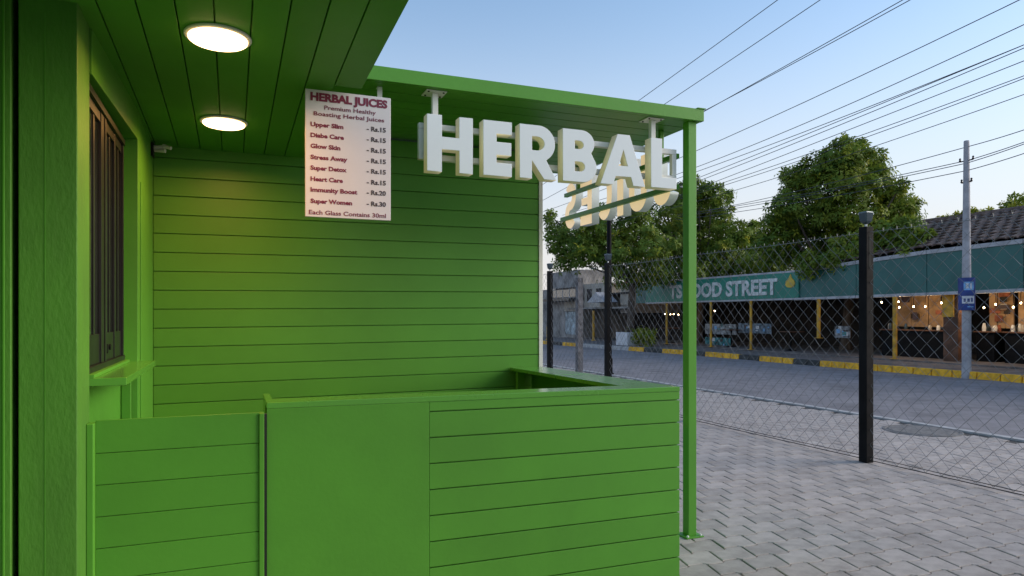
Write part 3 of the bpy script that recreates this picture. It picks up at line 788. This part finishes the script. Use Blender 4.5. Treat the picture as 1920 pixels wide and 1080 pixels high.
MB().tube([(RX1, 3, RZ1+.03), (RX1, 18.5, RZ1+.03)], .09, 10).build('ridge', M['tile'], rf)

# inner shell
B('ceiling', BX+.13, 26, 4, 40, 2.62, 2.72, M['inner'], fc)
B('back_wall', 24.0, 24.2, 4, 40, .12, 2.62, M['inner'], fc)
B('floor', BX-.3, 24, 4, 40, .116, .16, M['walk'], fc)
B('end_wall', BX+.2, 24, 3.8, 4, .12, 2.62, M['tan'], fc)
for (u, vb, full, X) in ((1250, 653, 1, 18.7), (1333, 660, 1, 18.7), (1408, 666, 1, 18.7), (1535, 634, 0, 18.8), (1678, 679, 1, 18.75)):
    p = atX(u, 640, X); zb = .162 if full else 1.5+(H-634)*p.length/1e9
    if not full: zb = atX(u, 634, X).z
    r_ = .065 if u > 1500 else .05
    col = MB().tube([(X, p.y, zb), (X, p.y, 2.06)], r_, 12).build('support_post', M['yellow'], fc)
    MB().box(X-.10, X+.10, p.y-.10, p.y+.10, zb, zb+.015).build('post_foot', M['yellow'], col)
pw0, pw1 = atX(1772, 600, 19.4), atX(1800, 600, 19.4)
yp = B('brown_pillar', 19.32, 19.7, pw1.y, pw0.y, .162, 2.6, M['wood'], fc, .01)
B('yellow_board', 19.27, 19.318, pw1.y+.1, pw0.y, 1.45, 2.6, M['yellow'], yp, .005)
# stalls (right hand bays): tan boarded backs with black counters
def stall(u0, u1, X, label, dark=True, signm='tan'):
    ya, yb_ = atX(u1, 600, X).y, atX(u0, 600, X).y
    t = thing('food_stall', (X, (ya+yb_)/2, .16), label, 'food stall', 'food stalls under the green fascia')
    n = max(3, int((yb_-ya)/.55)); st = (yb_-ya)/n
    for i in range(n):
        B('wall_panel', X+.9+random.uniform(0, .03), X+.95, ya+i*st+.012, ya+(i+1)*st-.012, 1.12, 2.60, M[signm], t, .004)
    for i in range(9):
        yy_ = random.uniform(ya+.05, yb_-.35); zz = random.uniform(1.25, 2.25); d_ = .012*i
        B('menu_card', X+.86-d_, X+.868-d_, yy_, yy_+random.uniform(.12, .34), zz, zz+random.uniform(.1, .4), M[random.choice(['wood', 'beige', 'inner', 'inner', 'red', 'tan', 'dark'])], t)
    for i in range(6):
        jy = random.uniform(ya+.1, yb_-.1)
        MB().lathe((X+random.uniform(.3, .7), jy, 1.036), [(.05, 0), (.055, .1), (.03, .14+random.uniform(0, .1))], 8).build('jar', M[random.choice(['steel', 'red', 'glassb', 'beige'])], t)
    B('hood', X+.05, X+.14, ya, yb_, 2.42, 2.60, M['black'], t, .01)
    B('counter', X+.2, X+.8, ya+.1, yb_-.1, .162, 1.0, M['black'], t, .01)
    B('counter_top', X+.15, X+.85, ya+.05, yb_-.05, 1.002, 1.035, M['wood'], t, .005)
    return t
stall(1640, 1772, 19.9, 'stall with tan wall panels behind the yellow post, right of the near black fence post')
stall(1815, 1862, 19.9, 'narrow tan stall just right of the concrete utility pole')
stall(1868, 1960, 19.9, 'tan stall with a dark opening at the right edge of the photo')
for (u0, u1, v0, v1, m_, nm) in ((1322, 1380, 607, 628, 'white', 'pale'), (1322, 1372, 632, 662, 'tealp', 'teal'), (1384, 1446, 606, 626, 'lblue', 'grey blue'), (1565, 1594, 611, 634, 'white', 'small pale')):
    X = 20.2; a, c = atX(u0, v0, X), atX(u1, v1, X)
    t = thing('stall_banner', (X, (a.y+c.y)/2, c.z), {'pale': 'pale patterned cloth banner hung above a teal one in the dark food court', 'teal': 'teal printed banner under a pale one in the dark food court', 'grey blue': 'blue grey banner right of the teal one in the dark food court', 'small pale': 'small pale notice in the dark bay left of the near black fence post'}[nm], 'banner')
    B('sheet', X, X+.02, c.y, a.y, c.z, a.z, mat('banner_'+nm.replace(' ', '_'), {'white': (.30, .33, .36), 'tealp': (.04, .20, .22), 'lblue': (.16, .22, .28)}[m_], .8, .45, 6), t)
    k = 0
    for _ in range(7):
        yy_ = random.uniform(c.y+.08, a.y-.2); zz = random.uniform(c.z+.03, a.z-.12)
        B('print', X-.004-.002*k, X-.001-.002*k, yy_, yy_+random.uniform(.08, .2), zz, zz+random.uniform(.04, .16), M[random.choice(['white', 'lblue', 'tealp', 'dark'])], t); k += 1
# tables and stools in the dark bays
def table(x, y, lab):
    t = thing('table', (x, y, .16), lab, 'table', 'dark tables in the food court')
    B('top', x-.35, x+.35, y-.35, y+.35, .86, .89, M['wood'], t, .005); MB().tube([(x, y, .17), (x, y, .86)], .03, 8).build('leg', M['black'], t)
    MB().lathe((x, y, .161), [(.22, 0), (.2, .02), (.03, .05)], 14).build('foot', M['black'], t)
for x, y, l_ in ((19.6, 20.4, 'dark pedestal table in front of the small pale notice'), (19.7, 23.9, 'dark pedestal table before the blue grey banner'), (19.8, 28.4, 'dark pedestal table near the bulbs left of the green canopy post')): table(x, y, l_)
bulbs = [(1247, 589), (1257, 589.5), (1263, 589), (1272, 590), (1285, 586), (1340, 583), (1653, 567), (1685, 566), (1686, 576.5), (1713, 575), (1735, 575), (1765, 568), (1845, 577), (1867, 571), (1900, 576), (1914, 568)]
BL = ['leftmost bulb of the row left of the green canopy post', 'second bulb from the left in the row left of the canopy post', 'middle bulb of the row left of the canopy post', 'fourth bulb in the row left of the canopy post', 'bulb closest to the left side of the green canopy post',
 'lone bulb just right of the green canopy post', 'first bulb right of the near black fence post', 'upper bulb of the two one above the other by the yellow post', 'lower bulb of the two one above the other by the yellow post', 'bulb midway between the yellow post and the brown pillar', 'second bulb from the left before the brown pillar, over the tan panels', 'bulb just left of the brown and yellow pillar',
 'first bulb right of the blue banner', 'second bulb right of the blue banner, hanging higher', 'second bulb from the right edge of the photo', 'bulb nearest the right edge of the photo']
for i, (u, v) in enumerate(bulbs):
    X = 19.45; p = atX(u, v, X)
    t = thing('light_bulb', p, 'warm '+BL[i], 'light bulb', 'warm bulbs strung under the green fascia')
    MB().lathe(p, [(.008, .028), (.016, .02), (.021, 0), (.016, -.016), (.005, -.024)], 10).build('globe', M['bulb'], t)
    MB().tube([p+Vector((0, 0, .04)), Vector((p.x, p.y, 2.62))], .007, 5).build('flex', M['black'], t)
for u, e in ((1265, 5.3), (1690, 9.9), (1745, 8.4), (1850, 8.4), (1905, 9.9)):
    p = atX(u, 572, 19.6); l = bpy.data.lights.new('stall_lamp', 'POINT'); l.energy = e; l.color = (1, .66, .34); l.shadow_soft_size = .06
    lo = bpy.data.objects.new('stall_lamp', l); S.collection.objects.link(lo); lo.location = p

# ------------------------------------------------------------------ older buildings on the left
def at19(u, v, X=19.0): return atX(u, v, X)
ob = thing('beige_building', (19.3, 33, 0), 'beige rendered building with a red tile edge left of the green sign board', 'building')
a, c = at19(1163, 560, 19.2), at19(1212, 560, 19.2)
B('wall', 19.2, 22, c.y+1.05, a.y, 2.05, 3.05, M['beige'], ob)
B('lower_band', 19.25, 22, c.y+1.05, a.y, 1.62, 2.04, M['concrete'], ob)
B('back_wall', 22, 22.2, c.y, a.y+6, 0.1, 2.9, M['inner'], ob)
for i in range(9):
    st = (a.y-c.y-1)/9
    MB().tube([(18.85, c.y+1.1+i*st+st/2, 3.08), (19.9, c.y+1.1+i*st+st/2, 3.32)], st*.46, 8).build('roof_tile', M['red'], ob)
gb = thing('grey_building', (19, 38, 0), 'stained grey concrete building with shaded shopfronts at the far left of the street', 'building')
a, c = at19(1034, 520, 18.6), at19(1084, 520, 18.6)
B('parapet', 18.6, 20.5, c.y, a.y, 3.15, 4.15, M['concrete'], gb)
B('awning', 18.0, 20.4, c.y, a.y+.4, 2.35, 2.5, M['bronze'], gb)
B('wall', 18.8, 22, c.y, a.y+4, .1, 3.14, M['concrete'], gb)
for k in range(4):
    yy_ = c.y+.6+k*(a.y-c.y)/4
    w_ = B('window', 18.77, 18.80, yy_, yy_+.9, 2.6, 3.05, M['glass'], gb); B('window_frame', 18.76, 18.785, yy_-.06, yy_-.005, 2.55, 3.1, M['trim'], w_)
B('shop_poster', 18.74, 18.79, at19(1080, 600, 18.7).y, at19(1059, 600, 18.7).y, .35, 1.7, mat('poster', (.35, .42, .46), .7, .4, 3), gb)
B('shop_sign', 18.70, 18.79, at19(1080, 600, 18.7).y, at19(1058, 600, 18.7).y, 1.75, 2.3, M['beige'], gb)
wb = thing('white_building', (19, 35, 0), 'pale low building with small gabled canopy between the grey and beige ones', 'building')
a, c = at19(1096, 540, 19.0), at19(1134, 540, 19.0)
B('wall', 19.0, 22, c.y, a.y+1.2, 1.95, 3.3, M['beige'], wb)
for k in range(3):
    yy_ = c.y+.4+k*1.1; B('window', 18.97, 19.0, yy_, yy_+.55, 2.3, 3.0, M['inner'], wb)
gy = at19(1120, 565, 18.3).y
MB().add([(18.2, gy-1, 2.2), (18.2, gy+1, 2.2), (18.2, gy, 2.75), (19, gy-1, 2.2), (19, gy+1, 2.2), (19, gy, 2.75)], [(0, 1, 2), (3, 5, 4), (0, 2, 5, 3), (1, 4, 5, 2), (0, 3, 4, 1)]).build('gable', M['trim'], wb)
B('lintel', 18.6, 19.2, c.y-3, a.y+1.5, 1.85, 1.94, M['concrete'], wb)
for u in (1090, 1113, 1027):
    p = atX(u, 630, 18.2 if u != 1027 else 16.5)
    t = thing('yellow_post', (p.x, p.y, .11), {1090: 'short yellow post before the grey shopfront', 1113: 'yellow post under the small gabled canopy', 1027: 'small yellow marker post beside the far left fence post'}[u], 'post')
    MB().tube([(p.x, p.y, .11), (p.x, p.y, 1.75 if u != 1027 else .9)], .07, 10).build('shaft', M['yellow'], t)
    MB().lathe((p.x, p.y, .111), [(.13, 0), (.13, .03), (.07, .06)], 12).build('foot', M['yellow'], t)
p = atX(1160, 640, 16.4)
plr = thing('planter', (p.x+.5, p.y, .12), 'white painted block planter around the tree base on the kerb', 'planter')
B('box', p.x+.15, p.x+1.0, p.y-.5, p.y+.5, .118, .72, M['white'], plr, .01)
B('soil', p.x+.2, p.x+.95, p.y-.45, p.y+.45, .6, .74, M['bark'], plr)
plx, ply = p.x+.57, p.y
# far backdrop wall behind the shops so that no horizon shows through
tag(MB().box(34, 34.5, 5, 90, -.05, 2.6).build('backdrop_wall', M['concrete']), 'long low grey wall behind the street buildings', 'wall')

# ------------------------------------------------------------------ vegetation
def crown(clumps, dens, L0, rng, parent, name='crown', yel=.12):
    """clumps: (centre Vector, radius Vector). Rosettes of small leaves through each clump."""
    allv, tone = [], []
    for c, rv in clumps:
        area = rv.x*rv.y+rv.y*rv.z+rv.x*rv.z
        n = int(dens*area)
        d = rng.normal(size=(n, 3)); d /= np.linalg.norm(d, axis=1)[:, None]
        rad = rng.uniform(.25, 1, n)**.45*(1+.16*rng.normal(size=n))
        # uneven lobes
        lob = 1+.22*np.sin(d[:, 0]*5+c.x*3)*np.cos(d[:, 2]*4+c.y*2)
        pos = d*(rad*lob)[:, None]*np.array(rv)+np.array(c)
        nrm = d*np.array([1, 1, .6])+np.array([0, 0, .55])+rng.normal(size=(n, 3))*.45
        nrm /= np.linalg.norm(nrm, axis=1)[:, None]
        t1 = np.cross(nrm, np.array([.3, .5, .8])); t1 /= np.linalg.norm(t1, axis=1)[:, None]; t2 = np.cross(nrm, t1)
        ctone = rng.random()*.5
        base_t = np.clip(rng.random(n)*yel*2+ctone*yel+(rng.random(n) < .05)*.6, 0, 1)  # random yellow leaf tones that also paint in sunlit highlights
        K = 6; ph = rng.random(n)*6.28
        for k in range(K):
            an = ph+k*2*np.pi/K+rng.normal(size=n)*.2
            dr = t1*np.cos(an)[:, None]+t2*np.sin(an)[:, None]+nrm*rng.uniform(-.25, .35, n)[:, None]
            dr[:, 2] -= .25
            dr /= np.linalg.norm(dr, axis=1)[:, None]
            L = (L0*rng.uniform(.7, 1.3, n))[:, None]
            sd_ = np.cross(dr, nrm); sd_ /= np.linalg.norm(sd_, axis=1)[:, None]
            b0 = pos+dr*L*.12
            mid = pos+dr*L*.6+nrm*L*.06
            tip = pos+dr*L*1.1-nrm*L*.05
            q = np.stack([b0, mid-sd_*L*.2, tip, mid+sd_*L*.2], 1)
            allv.append(q.reshape(-1, 3)); tone.append(base_t)
    v = np.concatenate(allv).astype('f'); tn = np.concatenate(tone).astype('f'); nf = len(v)//4
    me = bpy.data.meshes.new(name); me.vertices.add(len(v)); me.vertices.foreach_set('co', v.ravel())
    me.loops.add(nf*4); me.loops.foreach_set('vertex_index', np.arange(nf*4, dtype='i'))
    me.polygons.add(nf); me.polygons.foreach_set('loop_start', np.arange(nf, dtype='i')*4); me.polygons.foreach_set('loop_total', np.full(nf, 4, 'i'))
    at = me.attributes.new('tone', 'FLOAT', 'FACE'); at.data.foreach_set('value', tn)
    me.materials.append(M['leaf']); me.update(); me.validate()
    o = bpy.data.objects.new(name, me); link(o, parent); return o
def tree(name, base, px_clumps, D, label, dens=48, L0=0.131, seed=1, tr=.16, jit=1.3, group=None, fork=2.2, yel=.12):
    rng = np.random.default_rng(seed)
    t = thing(name, base, label, 'tree', group)
    cl = []
    for (u, v, r_, *q_) in px_clumps:
        dd = q_[0] if q_ else D+rng.uniform(-jit, jit); c = atD(u, v, dd); rr = r_/F*dd
        cl.append((c, Vector((rr, rr, rr*.8))))
    for c, rv in list(cl):            # small sprays that break up the outline
        for _ in range(4):
            d_ = Vector(rng.normal(size=3)); d_.normalize(); r3 = rv.x*rng.uniform(.22, .38)
            cl.append((c+Vector((d_.x*rv.x, d_.y*rv.y, abs(d_.z)*rv.z if rng.random() < .6 else d_.z*rv.z))*1.08, Vector((r3, r3, r3*.6))))
    crown(cl, dens, L0, rng, t, yel=yel)
    cl = cl[:len(px_clumps)]
    tk = MB(); bs = Vector(base); fk = bs+Vector((.1, -.1, fork))
    tk.tube([bs-Vector((0, 0, .05)), bs+Vector((.04, 0, .4)), fk], [tr*1.3, tr, tr*.85], 10)
    for c, rv in cl:
        m_ = fk.lerp(c, .5)+Vector((rng.normal()*.2, rng.normal()*.2, -.15*rv.x))
        tk.tube([fk-Vector((0, 0, .1)), m_, c+Vector((0, 0, rv.z*.3))], [tr*.5, tr*.28, .02], 6)
    tk.build('trunk', M['bark'], t); return t
b0 = atD(1585, 591, 27); 
tree('tree', (b0.x, b0.y, .1), [(1585,300,42),(1545,315,36),(1632,305,30),(1500,345,38),(1570,350,52),(1640,350,42),(1675,375,32),(1480,385,30),(1530,405,55),(1600,410,58),(1665,415,45),(1705,410,26),(1455,415,26),(1450,455,42),(1510,465,52),(1580,475,60),(1650,465,50),(1700,450,32),(1728,446,17,21.5),(1700,452,26,22),(1712,468,22,21.3),(1672,466,30,22.5),(1640,482,30,23),(1742,438,9,21.3),(1600,488,34,23.5),(1560,492,32,24),(1622,468,36,23.6),(1662,442,32,23),(1694,474,28,22),(1520,498,28,24.5),(1704,430,28,22.4),(1580,470,30,24),(1725,462,18,21.4),(1612,272,16),(1578,270,16),(1690,350,14),(1712,380,14)],
     27, 'tall broad leafy tree rising above the green fascia, the highest tree', dens=153, L0=0.172, seed=3, tr=.2, yel=.22)
tree('tree', (plx, ply, .5), [(1045,430,26),(1030,405,12),(1075,455,34),(1110,430,34),(1095,475,34),(1140,455,44),(1180,430,42),(1160,485,42),(1215,470,46),(1125,400,20),(1060,490,24),(1195,400,26),(1040,460,18)],
     32, 'spreading leafy tree growing from the white planter behind the juices sign', dens=100, L0=0.192, seed=5, tr=.17, fork=2.6, yel=.14)
b2 = atD(1310, 591, 34)
tree('tree', (b2.x, b2.y, .1), [(1275,365,30),(1310,360,26),(1335,372,28),(1250,410,40),(1300,405,42),(1345,410,32),(1365,368,12),(1260,455,48),(1320,455,48),(1368,440,32),(1380,465,30),(1290,490,48),(1350,490,44),(1400,480,30),(1235,495,34)],
     34, 'leafy tree behind the canopy post, shorter than its right neighbour', dens=100, L0=0.192, seed=6, tr=.18, yel=.18)
b3 = atD(1412, 591, 36)
tree('tree', (b3.x, b3.y, .1), [(1410,435,22),(1395,455,20),(1425,460,24),(1410,485,34),(1440,490,30)], 36, 'small bushy tree in the dip between the two bigger crowns', dens=113, L0=0.192, seed=8, tr=.12, yel=.2)
b4 = atD(1905, 591, 30)
tree('tree', (b4.x, b4.y, .1), [(1902,384,17),(1925,378,22),(1893,392,10),(1935,400,24),(1915,400,20)], 30, 'treetop peeping over the tiled roof at the right edge', dens=97, L0=0.172, seed=9, tr=.12, yel=.4)
# creeper on the ridge
rng = np.random.default_rng(4)
cr = thing('creeper', (22.0, 15, 4.7), 'yellow green creeper growing along the ridge of the tiled roof', 'plant')
crown([(Vector((22.05, atX(u, 405, 22).y, 4.72+dz)), Vector((.1, sp, .10))) for u, sp, dz in ((1762, .25, 0), (1780, .3, .02), (1796, .4, .04), (1818, .35, .12), (1828, .3, .06), (1850, .15, .08))], 420, .11, rng, cr, 'foliage', yel=.8)
# shrubs behind the sign board
sh = thing('hedge', (21.5, 28, 2), 'dark leafy growth behind and above the long green sign board', 'hedge')
crown([(atD(u, v, 32+rng.uniform(-.5, .5)), Vector((1.0, 1.0, .6))) for u, v in ((1225, 515), (1260, 512), (1300, 508), (1340, 505), (1385, 500), (1430, 495), (1475, 495), (1180, 520))], 75, .17, rng, sh, 'foliage', yel=.15)
tag(sh, kind='stuff')
p = atX(1185, 645, 17.0)
bs = thing('shrub', (p.x, p.y, .12), 'low leafy shrub beside the white planter on the far kerb', 'shrub')
crown([(Vector((p.x, p.y-k*.7, .5+.1*(k % 2))), Vector((.35, .45, .4))) for k in range(3)], 160, .14, rng, bs, 'foliage', yel=.4)
MB().tube([(p.x, p.y, .1), (p.x, p.y-.5, .6)], .03, 6).build('stem', M['bark'], bs)
